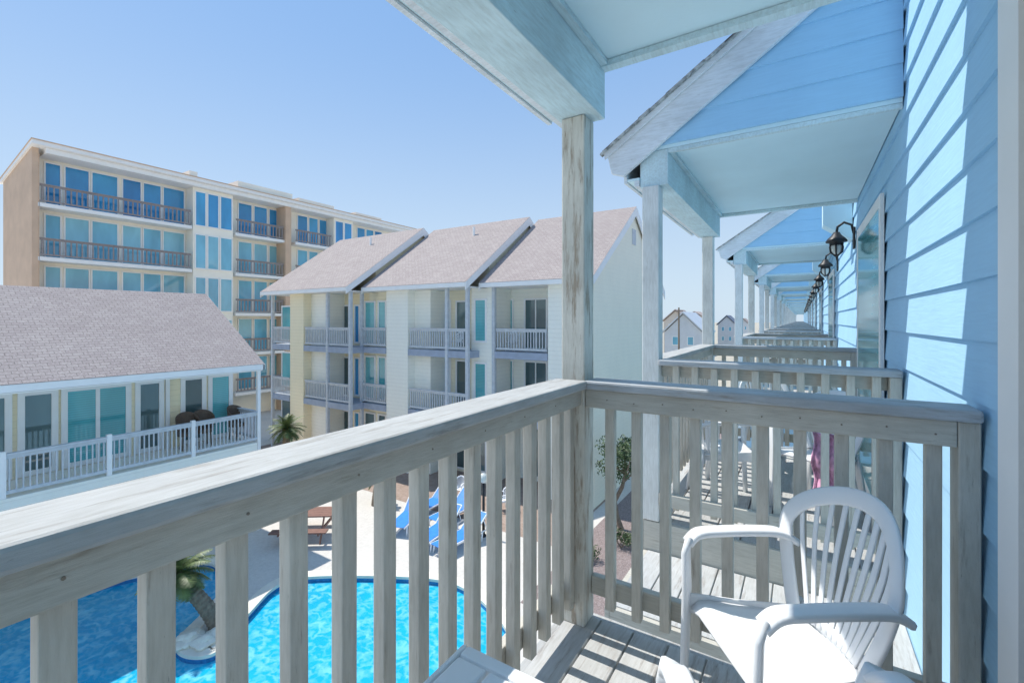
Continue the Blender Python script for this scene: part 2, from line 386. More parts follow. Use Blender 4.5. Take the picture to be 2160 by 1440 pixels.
def covered_balcony(y0,y1,label,detail,group,own=False,fb=None,sb=None,postmat='postw'):
    t=thing('covered_balcony',label,'balcony',(-.2,y0,-1.3),group)
    bv=.004 if detail else 0
    m=MB(); x=-.87
    while x<.40:
        m.box(x,min(x+.135,.432),y0-.02,y1+.04,-1.332,-1.3); x+=.142
    m.build('deck','deck',t,bv)
    m=MB(); m.box(-.90,-.872,y0-.05,y1+.07,-1.58,-1.305); m.box(-.87,.43,y0-.05,y0-.022,-1.58,-1.305); m.box(-.87,.43,y1+.042,y1+.07,-1.58,-1.305); m.build('fascia','rail_x' if not own else 'cap_y',t)
    ps=[y0,y1]
    for y in ps: box('post',postmat,t,-.88,-.773,y-.053,y+.053,-1.3,.872,bevel=.006 if detail else 0)
    for y in ps: box('half_post','rail_z',t,.382,.431,y-.045,y+.045,-1.3,-.292,bevel=bv)
    box('rail_cap','cap_y',t,-.905,-.755,y0+.055,y1-.055,-.29,-.254,bevel=bv*2)
    box('rail_board','rail_y',t,-.812,-.785,y0+.055,y1-.055,-.360,-.291,bevel=bv)
    box('bottom_rail','rail_y',t,-.888,-.852,y0+.055,y1-.055,-1.19,-1.11,bevel=bv)
    if fb is None: k=int((y1-y0-.12)/.113); fb=[y0+.06+(y1-y0-.12)*(i+.5)/k for i in range(k)]
    if sb is None: sb=[-.676+.1122*i for i in range(10)]
    if detail:
        b0=box('baluster','rail_z',t,-.851,-.813,fb[0]-.019,fb[0]+.019,-1.215,-.291,bevel=.003)
        for y in fb[1:]:
            c=b0.copy(); C.objects.link(c); c.parent=t; c.location=(random.uniform(-.0012,.0012),y-fb[0],random.uniform(-.008,0)); c.rotation_euler=(random.uniform(-.003,.003),0,0)
    else:
        m=MB()
        for y in fb: m.box(-.851,-.813,y-.019,y+.019,-1.215,-.291)
        m.build('baluster_row','rail_z',t)
    for ys,s in ((y1,-1),(y0,1)):
        box('rail_cap','cap_x',t,-.772,.431,ys-.07,ys+.07,-.29,-.254,bevel=bv*2)
        box('rail_board','rail_x',t,-.772,.381,ys+s*.045,ys+s*.020,-.368,-.291,bevel=bv)
        box('bottom_rail','rail_x',t,-.772,.381,ys-s*.02,ys-s*.055,-1.19,-1.11,bevel=bv)
        if detail:
            b0=box('baluster','rail_z',t,sb[0]-.019,sb[0]+.019,ys-.019,ys+.019,-1.215,-.291,bevel=.003)
            for x in sb[1:]:
                c=b0.copy(); C.objects.link(c); c.parent=t; c.location=(x-sb[0],0,random.uniform(-.008,0)); c.rotation_euler=(0,random.uniform(-.003,.003),0)
        else:
            m=MB()
            for x in sb: m.box(x-.019,x+.019,ys-.019,ys+.019,-1.215,-.291)
            m.build('baluster_row','rail_z',t)
    # roof
    box('beam','beam',t,-.90,-.72,y0-.03,y1+.05,.873,1.10,bevel=bv)
    box('ceiling','ceil',t,-.93,.434,y0-.03,y1+.05,1.102,1.125)
    m=MB(); m.box(-.719,.434,y1-.0,y1+.048,1.075,1.1); m.box(-.719,.434,y0-.028,y0+.0,1.075,1.1); m.box(-.719,-.69,y0+.001,y1-.001,1.08,1.1); m.build('ceiling_trim','beam',t)
    rz=lambda x:1.125+.65*(x+1.11)
    for ys,s in ((y0-.03,-1),(y1+.05,1)):
        m=MB()
        def clip(za,zb):
            xa=(za-1.02)/.65-1.11+.0; xb=(zb-1.02)/.65-1.11
            f=lambda x:max(0,min(1,(x+.95)/1.385))
            return (f(xa),1,f(xb),1)
        m.lap((-.95,ys),(.435,ys),1.126,1.95,(0,s),.17,clip)
        m.prism([(-.95,ys-s*.001,1.126),(.434,ys-s*.001,1.126),(.434,ys-s*.001,2.03)],(0,-s*.02,0))
        m.build('gable_siding','blue',t)
        yy=ys+s*.018
        MB().prism([(-1.11,yy,1.125),(.434,yy,rz(.434)),(.434,yy,rz(.434)-.19),(-1.0,yy,.955),(-1.08,yy,.985)],(0,s*.032,0)).build('rake_board','rake',t,bv)
        MB().prism([(-1.125,yy+s*.034,1.13),(.434,yy+s*.034,rz(.434)+.015),(.434,yy+s*.034,rz(.434)-.03),(-1.12,yy+s*.034,1.085)],(0,s*.018,0)).build('rake_trim','rake',t)
    box('eave_fascia','rake',t,-1.005,-.985,y0-.04,y1+.06,.915,1.12)
    box('eave_soffit','ceil',t,-.983,-.902,y0-.04,y1+.06,.925,.94)
    box('eave_trim','rake',t,-.935,-.903,y0-.04,y1+.06,.885,.923)
    m=MB(); a=(y0-.12,y1+.14); 
    m.quad([(-1.13,a[0],1.136),(-1.13,a[1],1.136),(.434,a[1],rz(.434)+.03),(.434,a[0],rz(.434)+.03)],[(0,0),(a[1]-a[0],0),(a[1]-a[0],1.87),(0,1.87)])
    m.build('roof','shing',t)
    for ye0,s in ((a[0],1),(a[1],-1)):
        m=MB(); xx=-1.145
        while xx<.40:
            w=.06+random.random()*.10; x2=min(xx+w,.432); j=random.random()*.010
            ye=ye0-s*j
            m.prism([(xx,ye,rz(xx)+.008),(x2,ye,rz(x2)+.008),(x2,ye,rz(x2)+.016+j),(xx,ye,rz(xx)+.016+j)],(0,s*.05,0))
            xx=x2+.002
        m.build('shingle_edge','dshing',t)
    return t
nb=covered_balcony(-.45,1.84,'near covered balcony with peeling beige railing and corner post',True,None,True,
   [.181+.1135*k for k in range(-4,14)]+[1.758],postmat='post')
m=MB().tube([(-.7865,.181,-.325),(-.7835,.181,-.325)],.0026,8).build('nail_head','nail',nb)
for y in [.181+.1135*k for k in range(2,14,2)]:
    c=m.copy(); C.objects.link(c); c.parent=nb; c.location=(0,y-.181,0)
m=MB().tube([(-.676,1.7965,-.33),(-.676,1.7925,-.33)],.0028,8).build('nail_head','nail',nb)
for k in range(1,10):
    c=m.copy(); C.objects.link(c); c.parent=nb; c.location=(.1122*k,0,.004*(-1)**k)
grp='covered balconies in the receding blue row'
u1=covered_balcony(Y0,Y0+2.14,'covered balcony of the blue row directly beyond the near railing',True,grp)
u2=dup(u1,(-.2,Y0+U,-1.3),label='second covered balcony down the blue row, past the one with white chairs')
u3=dup(u1,(-.2,Y0+2*U,-1.3),label='third covered balcony down the blue row from the near railing')
uf=covered_balcony(Y0+3*U,Y0+3*U+2.14,'small covered balcony far down the receding blue row',False,grp)
for k in range(4,NU): dup(uf,(-.2,Y0+k*U,-1.3))
# low wooden landing in the gap between the two nearest balconies
ld=thing('wooden_landing','low grey plank landing in the gap between the near balcony and the next one','landing',(-.2,2.65,-1.55))
m=MB(); x=-.84
while x<.38: m.box(x,min(x+.135,.43),2.30,2.97,-1.52,-1.49); x+=.142
m.build('planks','deck',ld,.003); m=MB(); m.box(-.84,.43,2.27,2.298,-1.74,-1.495); m.box(-.868,-.842,2.27,2.97,-1.74,-1.495); m.build('fascia','rail_x',ld)
for a in (-.80,.33): box('leg','rail_z',ld,a,a+.09,2.31,2.40,GZ,-1.525)
def lower(y0,y1,label,grp=None):
    t=thing('lower_storey_bay',label,'building',(-.2,y0,GZ),grp)
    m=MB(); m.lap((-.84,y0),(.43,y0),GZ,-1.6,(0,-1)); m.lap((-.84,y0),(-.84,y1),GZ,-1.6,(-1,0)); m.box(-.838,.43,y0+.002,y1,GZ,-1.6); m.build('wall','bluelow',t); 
    m=MB(); m.box(-.875,-.80,y0-.035,y0-.018,GZ,-1.6); m.build('corner_board','white',t)
    return t
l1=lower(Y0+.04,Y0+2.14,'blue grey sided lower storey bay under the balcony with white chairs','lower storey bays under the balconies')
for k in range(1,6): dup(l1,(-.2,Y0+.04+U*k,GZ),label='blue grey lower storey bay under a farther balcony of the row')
# lanterns
def lantern():
    t=thing('wall_lantern','black wall lantern with frosted glass nearest the camera on the blue wall','lantern',(0,0,0),'black lanterns along the blue wall')
    m=MB(); m.box(-.02,0,-.055,.055,-.12,.12); m.build('backplate','black',t,.006)
    pts=[(-.01,0,.05),(-.03,0,.15),(-.10,0,.185),(-.16,0,.14),(-.17,0,.07)]; MB().tube(pts,.014,8).build('arm','black',t,0,True)
    MB().lathe([(.0,.09),(.03,.08),(.05,.045),(.085,.01),(.105,-.02),(.10,-.035),(.07,-.035),(.066,-.07),(0,-.07)],(-.17,0,0)).build('cap','black',t,0,True)
    g=MB().lathe([(.052,-.06),(.062,-.09),(.055,-.14),(.030,-.17),(0,-.175)],(-.17,0,0)).build('glass_globe','lampglass',t,0,True)
    m=MB()
    for a in range(6):
        an=a*math.pi/3+.4; c,s=math.cos(an),math.sin(an)
        m.tube([(-.17+.06*c,.06*s,-.05),(-.17+.069*c,.069*s,-.09),(-.17+.062*c,.062*s,-.14),(-.17+.01*c,.01*s,-.19)],.009,6)
    m.build('cage','black',t); return t
l0=lantern(); l0.location=(.434,5.40,.78); l0.scale=(.85,.85,.85)
nm=['second black wall lantern from the camera on the blue wall','third black wall lantern from the camera on the blue wall']
ys=[8.0-.25]+sum([[5.4+U*k,7.75+U*k] for k in range(1,9)],[])
for i,y in enumerate(ys): dup(l0,(.434,y,.78),label=nm[i] if i<2 else 'tiny black wall lantern far down the blue row')
# ================= FURNITURE
def chair():
    t=thing('plastic_chair','white resin armchair with fan slatted back beside the corner of the near railing','chair')
    N=14; m=MB()
    g=[[None]*(N+1) for _ in range(N+1)]
    for i in range(N+1):
        for j in range(N+1):
            a=i/N; b=j/N*2-1; x=-.235+.43*a
            w=.235-.03*a; y=b*w
            z=.43-.03*math.sin(a*math.pi*.9)*(1-b*b)-.03*a
            if a<.12: z-=.03*(1-a/.12)**2
            if abs(b)>.85: z+=-.01
            g[i][j]=len(m.v); m.v.append((x,y,z))
    for i in range(N):
        for j in range(N): m.f.append((g[i][j],g[i+1][j],g[i+1][j+1],g[i][j+1]))
    o=m.build('seat','plastic',t,0,True); s=o.modifiers.new('s','SOLIDIFY'); s.thickness=.012; s.offset=-1
    def bp(s,h):
        w=.170+.10*math.sin(min(1,h*1.25)*math.pi/2)
        return Vector((.185+.13*h-.085*s*s*(.3+h), s*w, .40+.42*h))
    m=MB(); L=[]
    for k in range(12): L.append(bp(-1,k/12*.62))
    for k in range(25):
        a=math.pi*(1-k/24); sx=math.cos(a); hh=.62+.38*math.sin(a)
        p=bp(0,hh); w=bp(1,.62).y
        L.append(Vector((p.x-.085*sx*sx*(.3+hh),w*sx,p.z)))
    for k in range(11,-1,-1): L.append(bp(1,k/12*.62))
    cen=Vector((.25,0,.62))
    wd=[(p-cen) for p in L]
    m.sweep(L,.060,.018,wd)
    def topz(s): return .62+.38*math.sqrt(max(0,1-s*s))
    for q in range(10):
        s=-.82+1.64*q/9; pts=[]
        for k in range(11):
            h=(topz(s)-.02)*k/10; sp=s*(.80+.2*k/10)
            w=bp(1,min(h,.62)).y; b=bp(0,h)
            pts.append(Vector((b.x-.085*sp*sp*(.3+h),sp*w,b.z)))
        m.sweep(pts,[.023]*11,.009,(0,1,0))
    m.sweep([(.19,-.17,.405),(.195,0,.40),(.19,.17,.405)],.07,.016,(0,0,1))
    m.build('backrest','plastic',t,0,True)
    for sd in (-1,1):
        pts=[(.225,sd*.250,.60),(.16,sd*.264,.628),(.05,sd*.268,.635),(-.10,sd*.268,.635),(-.19,sd*.266,.63),(-.235,sd*.262,.60)]
        sm=[]
        for i in range(len(pts)-1):
            a,b,c,d=[Vector(pts[max(0,min(len(pts)-1,i+q))]) for q in (-1,0,1,2)]
            for k in range(5):
                tt=k/5.; sm.append(.5*((2*b)+(c-a)*tt+(2*a-5*b+4*c-d)*tt*tt+(3*b-a-3*c+d)*tt**3))
        sm.append(Vector(pts[-1]))
        MB().sweep(sm,.070,.026,(0,1,0)).build('armrest','plastic',t,0,True)
        MB().sweep([(-.225,sd*.262,.622),(-.243,sd*.26,.57),(-.243,sd*.252,.45),(-.25,sd*.256,.2),(-.262,sd*.262,0)],[.066,.082,.088,.075,.06],.030,(.7,1,0)).build('leg','plastic',t,0,True)
        MB().sweep([(.20,sd*.185,.42),(.225,sd*.21,.25),(.27,sd*.235,0)],[.075,.07,.055],.028,(.4,1,0)).build('leg','plastic',t,0,True)
        MB().sweep([(-.235,sd*.245,.40),(-.05,sd*.222,.385),(.19,sd*.19,.375)],.07,.010,(0,0,1)).build('seat_skirt','plastic',t,0,True)
    return t
ch=chair(); ch.location=(-.045,1.515,-1.3); ch.rotation_euler=(0,0,math.radians(35)); ch['group']='white plastic chairs on the balconies'; ch.scale=(.79,.79,.945)
dup(ch,(.045,.92,-1.3),math.radians(-60),'white resin armchair at the bottom edge of the photo, only its arm showing')
def rtable():
    t=thing('plastic_table','small square white resin side table at the bottom edge by the near railing','table',group='white plastic tables')
    m=MB(); 
    for k in range(6): m.box(-.235+.0795*k,-.235+.0795*k+.073,-.215,.215,.582,.60)
    m.build('tabletop','plastic',t,.006)
    m=MB(); m.box(-.25,-.238,-.25,.25,.555,.60);m.box(.24,.252,-.25,.25,.555,.60);m.box(-.237,.239,-.25,-.218,.555,.60);m.box(-.237,.239,.218,.25,.555,.60); m.build('rim','plastic',t,.006)
    for a in (-1,1):
        for b in (-1,1): MB().sweep([(a*.215,b*.215,.58),(a*.22,b*.22,.3),(a*.23,b*.23,0)],[.05,.045,.035],.03,(a,-b,0)).build('leg','plastic',t,0,True)
    return t
tb=rtable(); tb.location=(-.37,.53,-1.3)
dup(ch,(.10,3.75,-1.3),math.radians(60),'white resin armchair on the next balcony, nearer to the blue wall')
dup(ch,(-.22,4.75,-1.3),math.radians(120),'white resin armchair on the next balcony, near its far railing')
dup(ch,(-.48,3.60,-1.3),math.radians(200),'white resin armchair on the next balcony, nearer to the outer railing')
dup(tb,(-.42,4.25,-1.3),0,'white resin side table on the next balcony')
m=MB()
g={}
for i in range(13):
    for j in range(13):
        x=.06+.16*i/12; y=3.42+.02*math.sin(j*1.1)+.02*math.sin(i*1.3); z=-.70-.45*j/12
        g[i,j]=len(m.v); m.v.append((x+.01*math.sin(j),y,z))
for i in range(12):
    for j in range(12): m.f.append((g[i,j],g[i+1,j],g[i+1,j+1],g[i,j+1]))
o=m.build('beach_towel','towel',None,0,True); o.modifiers.new('s','SOLIDIFY').thickness=.008; tag(o,'pink patterned beach towel hanging on the white chair of the next balcony','towel')
# ================= FACING THREE-STOREY TOWNHOUSES
def townhouse(label,xl,xr,F,wings,decks,closets,wins,posts,flush,wmat,wingmat,lz=1.45,bays=[]):
    W=F+1.5; R=F+4.7; Bk=F+9.8; ez=lz; rz=ez+.70*(R-(F-.4))
    t=thing('townhouse',label,'building',((xl+xr)/2,F,GZ),'townhouses facing the pool')
    m=MB(); m.prism([(xl+.05,W,GZ),(xl+.05,W,rz-.70*(R-W)-.12),(xl+.05,R,rz-.12),(xl+.05,Bk-.4,ez+.2),(xl+.05,Bk-.4,GZ)],(xr-xl-.1,0,0)); m.build('wall',wmat,t)
    L=math.hypot(R-F+.4,rz-ez); m=MB()
    m.quad([(xl-.15,F-.4,ez+.12),(xr+.15,F-.4,ez+.12),(xr+.15,R,rz+.12),(xl-.15,R,rz+.12)],[(xl,0),(xr+.3,0),(xr+.3,L),(xl,L)])
    m.quad([(xr+.15,Bk,ez+.12),(xl-.15,Bk,ez+.12),(xl-.15,R,rz+.12),(xr+.15,R,rz+.12)],[(xl,0),(xr+.3,0),(xr+.3,L),(xl,L)])
    r=m.build('roof','shing',t)
    m=MB()
    for x in (xl-.15,xr+.11): 
        m.prism([(x,F-.4,ez+.11),(x,R,rz+.11),(x,Bk,ez+.11),(x,Bk,ez-.30),(x,R,rz-.30),(x,F-.4,ez-.20)],(.04,0,0))
    m.box(xl-.10,xr+.10,F-.4,F-.37,ez-.07,ez+.11); m.build('fascia','white',r)
    m=MB(); m.tube([(xl+(xr-xl)*.6,R-1.2,rz-.9),(xl+(xr-xl)*.6,R-1.2,rz-.3)],.06,8); m.build('vent_pipe','white',r)
    box('porch_ceiling','white',t,xl,xr,F-.37,W,ez-.06,ez-.02)
    for a,b in wings: box('wing_wall',wingmat,t,a,b,F,W+.01,GZ,ez-.06)
    for a,b in flush: box('front_wall',wmat,t,a,b,F+.02,W+.01,GZ,ez-.06)
    for a,b in bays: box('bay_wall',wmat,t,a,b,F+.5,W+.01,GZ,ez-.06)
    for fz in (-1.3,-4.0):
        for a,b in decks:
            d=box('balcony',"slate",t,a,b,F-.02,W,fz-.28,fz)
            m=MB(); railmesh(m,(a+.05,F+.05),(b-.05,F+.05),fz,.95); m.build('railing','greyrail',d)
    for a in posts: box('post','greyrail',t,a-.07,a+.07,F-.03,F+.11,GZ,ez-.06)
    for a,b in closets:
        for fz,h in ((-1.3,2.65),(-4.0,2.4),(GZ,2.6)): box('storage_closet','creamw',t,a,b,F+.45,W+.01,fz+.003,fz+h)
    for (a,b,pl,z0,z1,kind,gl,mu) in wins:
        for fz in (0,-2.7,-5.5): opening(kind,t,'x',pl,a,b,z0+fz,z1+fz,-1,gl if not(fz==-5.5 and gl=='gteal') else 'gdark',mu,.08)
    return t
def X(p,F): return xat(p,F)
F=14.0; W=F+1.5
townhouse('yellow cream townhouse with tan shingle roof, leftmost of the three facing the pool',X(567,F),X(741,F),F,
  [(X(612,F),X(640,F))],[(X(573,F),X(611,F)),(X(641,F),X(738,F))],[(X(655,F+.45),X(690,F+.45))],
  [(X(595,W),X(618,W),W,-1.2,.85,'window','gteal',0),(X(712,W),X(738,W),W,-1.28,.8,'door','gdark',1),(X(748,W),X(760,W),W,-1.2,.8,'window','gblue',0)],
  [X(574,F),X(690,F),X(738,F)],[],'yellow','yellow',1.42)
F=14.8; W=F+1.5
B=townhouse('cream townhouse with broad ivory wing wall, middle of the three facing the pool',X(741,14.0)+.35,X(989,F),F,
  [(X(815,F),X(860,F))],[(X(760,F),X(814,F)),(X(861,F),X(986,F))],[(X(872,F+.45),X(908,F+.45))],
  [(X(770,F+.5),X(793,F+.5),F+.5,-1.2,.95,'window','gteal',0),(X(798,F+.5),X(816,F+.5),F+.5,-1.2,.95,'window','gteal',0),(X(932,W),X(952,W),W,-1.28,.95,'window','gblue',0),(X(962,W),X(990,W),W,-1.28,.9,'door','gdark',0)],
  [X(762,F),X(942,F),X(985,F)],[],'cream','creamw',1.42,[(X(762,F),X(814,F))])
F=15.6; W=F+1.5
xr=-6.4
cc=townhouse('ivory townhouse with tall lap sided end wall, rightmost of the three behind the near post',X(989,14.8)+.35,xr,F,
  [(X(1156,F),xr)],[(X(1044,F),X(1155,F))],[],
  [(X(1000,F),X(1027,F),F+.02,-.95,.92,'window','gteal',0),(X(1058,W),X(1084,W),W,-1.2,.95,'window','gteal',0),(X(1106,W),X(1156,W),W,-1.28,.95,'door','gdark',1)],
  [X(1041,F)],[(X(994,F),X(1037,F))],'creamw','creamw',1.42)
m=MB(); R=F+4.7; rz=1.42+.7*5.1
m.prism([(xr-.04,F+.0,GZ),(xr-.04,F+.0,1.6),(xr-.04,R,rz),(xr-.04,F+9.4,1.7),(xr-.04,F+9.4,GZ)],(.06,0,0)); m.build('end_wall','endw',cc)
box('gable_vent','greyrail',cc,xr+.021,xr+.05,R-.25,R+.25,rz-1.6,rz-.9)
for (px,Fy,lb) in ((916,16.3,'black porch lantern on the middle cream townhouse, top floor'),(700,15.5,'black porch lantern on the yellow cream townhouse, top floor')):
    dup(l0,(xat(px,Fy),Fy,.8),math.radians(90),lb,'lanterns on the townhouses')
# ================= BIG CONDOMINIUM
XB=-33.3; WB=-34.4
cb=thing('apartment_building','long five storey tan and cream apartment block with blue windows at the back left','building',(XB,6.75,GZ))
y0,y1=6.75,yat(880,XB)
box('wall','stucco',cb,-39.3,WB,y0+.02,y1,GZ,8.0)
box('end_wall','tan',cb,-39.3,XB+.0,y0-.25,y0,GZ,7.98)
MB().prism([(-39.3,y0-.25,7.985),(XB,y0-.25,7.985),(XB,y0-.25,8.94),(-39.3,y0-.25,8.02)],(0,.25,0)).build('end_wall','tan',cb)
box('corner_pier','tan',cb,XB-1.08,XB+.02,y0+.001,yat(83,XB),GZ,8.6)
m=MB(); m.prism([(XB+.5,y0-.35,8.96),(XB+.5,y0-.35,9.16),(-39.7,y0-.35,8.16),(-39.7,y0-.35,7.98)],(0,y1-y0+.75,0)); r=m.build('roof','white',cb)
m=MB(); m.prism([(XB+.55,y0-.38,9.17),(XB+.55,y0-.38,9.21),(-39.7,y0-.38,8.21),(-39.7,y0-.38,8.17)],(0,y1-y0+.82,0)); m.build('roof_edge','tan',r)
for a,b,h in ((497,612,.45),(625,700,.30),(395,412,.35),(745,800,.25)):
    box('roof_parapet','stucco',r,XB-1.2,XB+.3,yat(a,XB),yat(b,XB),9.19,9.22+h)
box('fascia_wall','white',cb,WB+.002,XB+.3,y0+.2,y1,8.66,8.92)
yf=lambda p:yat(p,XB); yw=lambda p:yat(p,WB)
box('upper_wall','stucco',cb,WB-.2,WB,y0+.02,y1,8.003,8.75)
dk=[(80,405),(497,600),(623,700),(750,800),(825,868)]
fl=[(408,492),(705,745)]
for a,b in fl: box('bay_wall','stucco',cb,WB+.003,XB-.05,yf(a),yf(b),GZ,8.65)
box('brick_pier','tan',cb,WB+.004,XB+.15,yf(600),yf(612),GZ,8.93)
wr=[(92,130),(134,190),(191,250),(256,299),(300,341),(342,390),(395,412),(501,532),(534,564),(566,598),(626,649),(650,671),(672,698),(752,770),(771,788),(789,806),(826,844),(845,862)]
br=[(411,436),(437,463),(464,491),(707,725),(726,743)]
for fi,fz in enumerate((6.1,3.3,.5,-2.3,-5.1)):
    for a,b in dk:
        d=box('balcony','white',cb,WB+.005,XB+.02,yf(a),yf(b),fz-.20,fz)
        m=MB(); railmesh(m,(XB-.04,yf(a)+.05),(XB-.04,yf(b)-.05),fz,1.0,.22,.055); m.build('railing','brownrail',d)
    gl='gblue' if fi==0 else 'gpale'
    for a,b in wr: opening('window',cb,'y',WB,yw(a),yw(b),fz+.05,fz+2.44,1,gl,0,.07)
    for a,b in br: opening('window',cb,'y',XB-.05,yf(a),yf(b),fz+.05,fz+2.35,1,'gblue' if fi==0 else 'gpale',0,.07)
# ================= CLUBHOUSE
XR=-15.1; XWl=-16.7
cl=thing('clubhouse','two storey clubhouse with broad tan shingle roof and white French doors at left','building',(XR,2,GZ))
yA,yB=-4,8.2
m=MB(); m.prism([(XWl,yA,GZ),(XWl,yA,-1.35),(-18.7,yA,.75),(-22.4,yA,-1.4),(-22.4,yA,GZ)],(0,yB-yA-.25,0)); m.build('wall','yellow',cl)
L=math.hypot(3.95,2.4); m=MB()
m.quad([(-14.75,yA-.3,-1.42),(-14.75,yB,-1.42),(-18.7,yB,.97),(-18.7,yA-.3,.97)],[(0,0),(12.5,0),(12.5,L),(0,L)])
m.quad([(-22.7,yB,-1.42),(-22.7,yA-.3,-1.42),(-18.7,yA-.3,.97),(-18.7,yB,.97)],[(0,0),(12.5,0),(12.5,L),(0,L)])
r=m.build('roof','shing',cl)
m=MB(); m.box(-14.79,-14.76,yA-.3,yB,-1.60,-1.43); m.prism([(-14.76,yB-.04,-1.44),(-18.7,yB-.04,.95),(-22.7,yB-.04,-1.44),(-22.7,yB-.04,-1.6),(-18.7,yB-.04,.78),(-14.76,yB-.04,-1.6)],(0,.06,0)); m.build('fascia','white',r)
box('porch_ceiling','white',cl,XWl,-14.8,yA,yB-.05,-1.64,-1.61)
d=box('balcony','creamw',cl,XWl,XR+.08,yA,yB-.1,-4.32,-4.0)
yr=lambda p:yat(p,XR)
ps=[yr(5),yr(230),yr(407),yr(545)]
m=MB()
for a,b in ((yA,ps[0]),(ps[0],ps[1]),(ps[1],ps[2]),(ps[2],ps[3])): railmesh(m,(XR,a+.05),(XR,b-.05),-4.0,1.0,.105,.026)
railmesh(m,(XR-.06,ps[3]),(XWl,ps[3]),-4.0,1.0,.105,.026); m.build('railing','greyrail',d)
for i,y in enumerate(ps): box('post','white',cl,XR-.05,XR+.05,y-.05,y+.05,-4.32 if i<3 else GZ,-2.95 if i<3 else -1.62)
yw2=lambda p:yat(p,XWl)
for a,b,k,g,mu in ((-140,-60,'window','gdark',0),(-50,25,'door','gdark',0),(36,122,'window','gdark',0),(128,276,'door','gteal',1),(284,345,'window','gdark',0),(380,434,'window','gdark',0),(438,490,'door','gteal',0)):
    opening(k,cl,'y',XWl,yw2(a),yw2(b),-3.98,-1.80,1,g,mu,.13)
box('pilaster','white',cl,XWl+.003,XWl+.08,yw2(348),yw2(356),-4.0,-1.65)
for a,b in ((40,110),(270,340),(420,470)): opening('window',cl,'y',XWl,yw2(a)+.3,yw2(b)+.3,-6.2,-4.9,1,'gteal',0,.1)
def wicker():
    t=thing('wicker_chair','dark round wicker chair','chair',group='dark wicker chairs on the clubhouse balcony')
    m=MB(); n=16; rows=6
    for j in range(rows+1):
        for i in range(n+1):
            a=math.radians(-115+230*i/n); h=.38+ (.55*j/rows)*(.55+.45*math.cos(a*.78)); r=.33+.05*j/rows
            m.v.append((r*math.sin(a),r*math.cos(a)*.95,h))
    for j in range(rows):
        for i in range(n): k=j*(n+1)+i; m.f.append((k,k+1,k+n+2,k+n+1))
    o=m.build('backrest','wicker',t,0,True); o.modifiers.new('s','SOLIDIFY').thickness=.03
    MB().lathe([(0,.45),(.28,.45),(.32,.42),(.32,.36),(0,.36)]).build('seat','wicker',t)
    for a in range(4):
        an=math.pi/4+a*math.pi/2; MB().tube([(.24*math.cos(an),.24*math.sin(an),.37),(.28*math.cos(an),.28*math.sin(an),0)],.02,8).build('leg','wicker',t)
    return t
w0=wicker()
for i,(p,l) in enumerate(((395,'dark wicker chair on the clubhouse balcony, left one of the close pair'),(430,'dark wicker chair on the clubhouse balcony, right one of the close pair'),(500,'dark wicker chair at the right end of the clubhouse balcony'))):
    loc=(-16.1,yat(p,-16.1),-4.0)
    if i==0: w0.location=loc; w0.rotation_euler=(0,0,math.radians(80)); w0['label']=l; w0.scale=(.8,.8,1.2)
    else: dup(w0,loc,math.radians(70+17*i),l)
# ================= POOLSIDE THINGS
def lounger():
    t=thing('sun_lounger','x','sun lounger',group='blue sun loungers by the townhouses')
    for s in (-1,1): MB().sweep([(s*.30,-.95,.30),(s*.30,.2,.30),(s*.30,.95,.28)],.05,.03,(0,0,1)).build('side_rail','plastic',t,0,True)
    for s in (-1,1):
        for y in (-.75,.65): MB().sweep([(s*.30,y,.30),(s*.31,y-.04,.15),(s*.32,y-.06,0)],.05,.035,(0,1,0)).build('leg','plastic',t,0,True)
    MB().box(-.275,.275,-.95,.25,.315,.335).build('seat_sling','sling',t,.005)
    MB().prism([(-.275,.25,.32),(-.275,.85,.78),(-.275,.865,.76),(-.275,.265,.30)],(.55,0,0)).build('back_sling','sling',t)
    m=MB()
    for s in (-1,1): m.tube([(s*.30,.25,.31),(s*.30,.87,.79)],.022,8)
    m.tube([(-.30,.87,.79),(.30,.87,.79)],.022,8); m.tube([(-.28,.7,.66),(-.28,.85,.30)],.015,6); m.tube([(.28,.7,.66),(.28,.85,.30)],.015,6); m.build('back_frame','plastic',t)
    return t
lg=lounger()
for i,(p,q,rz,l) in enumerate(((862,1105,20,'blue sun lounger at the left end of the group by the patio'),(925,1135,5,'blue sun lounger nearest the pool in the group by the patio'),(972,1150,-8,'blue sun lounger at the right end of the group, beside the lamp post'),(915,1075,0,'blue sun lounger farthest from the pool, close to the townhouse patio'),(955,1095,-4,'blue sun lounger in the back row, on the right'))):
    x,y=gp(p,q)
    if i==0: lg.location=(x,y,GZ); lg.rotation_euler=(0,0,math.radians(rz)); lg['label']=l
    else: dup(lg,(x,y,GZ),math.radians(rz),l)
x,y=gp(650,1128)
pt=thing('picnic_table','reddish brown picnic table with attached benches on the pale pool deck','picnic table',(0,0,0))
m=MB()
for k in range(5): m.box(-.85,.85,-.37+.15*k,-.37+.15*k+.14,.72,.76)
m.build('tabletop','redwood',pt)
for s in (-1,1):
    m=MB()
    for k in range(2): m.box(-.85,.85,s*.72-.14+.145*k,s*.72-.14+.145*k+.135,.42,.46)
    m.build('bench','redwood',pt)
for sx in (-1,1):
    for s in (-1,1): MB().sweep([(sx*.6,s*.25,.72),(sx*.6,s*.62,0)],.09,.04,(0,1,0)).build('leg','redwood',pt)
    MB().box(sx*.6-.02,sx*.6+.02,-.8,.8,.33,.42).build('cross_brace','redwood',pt)
pt.location=(x,y,GZ); pt.rotation_euler=(0,0,math.radians(35))
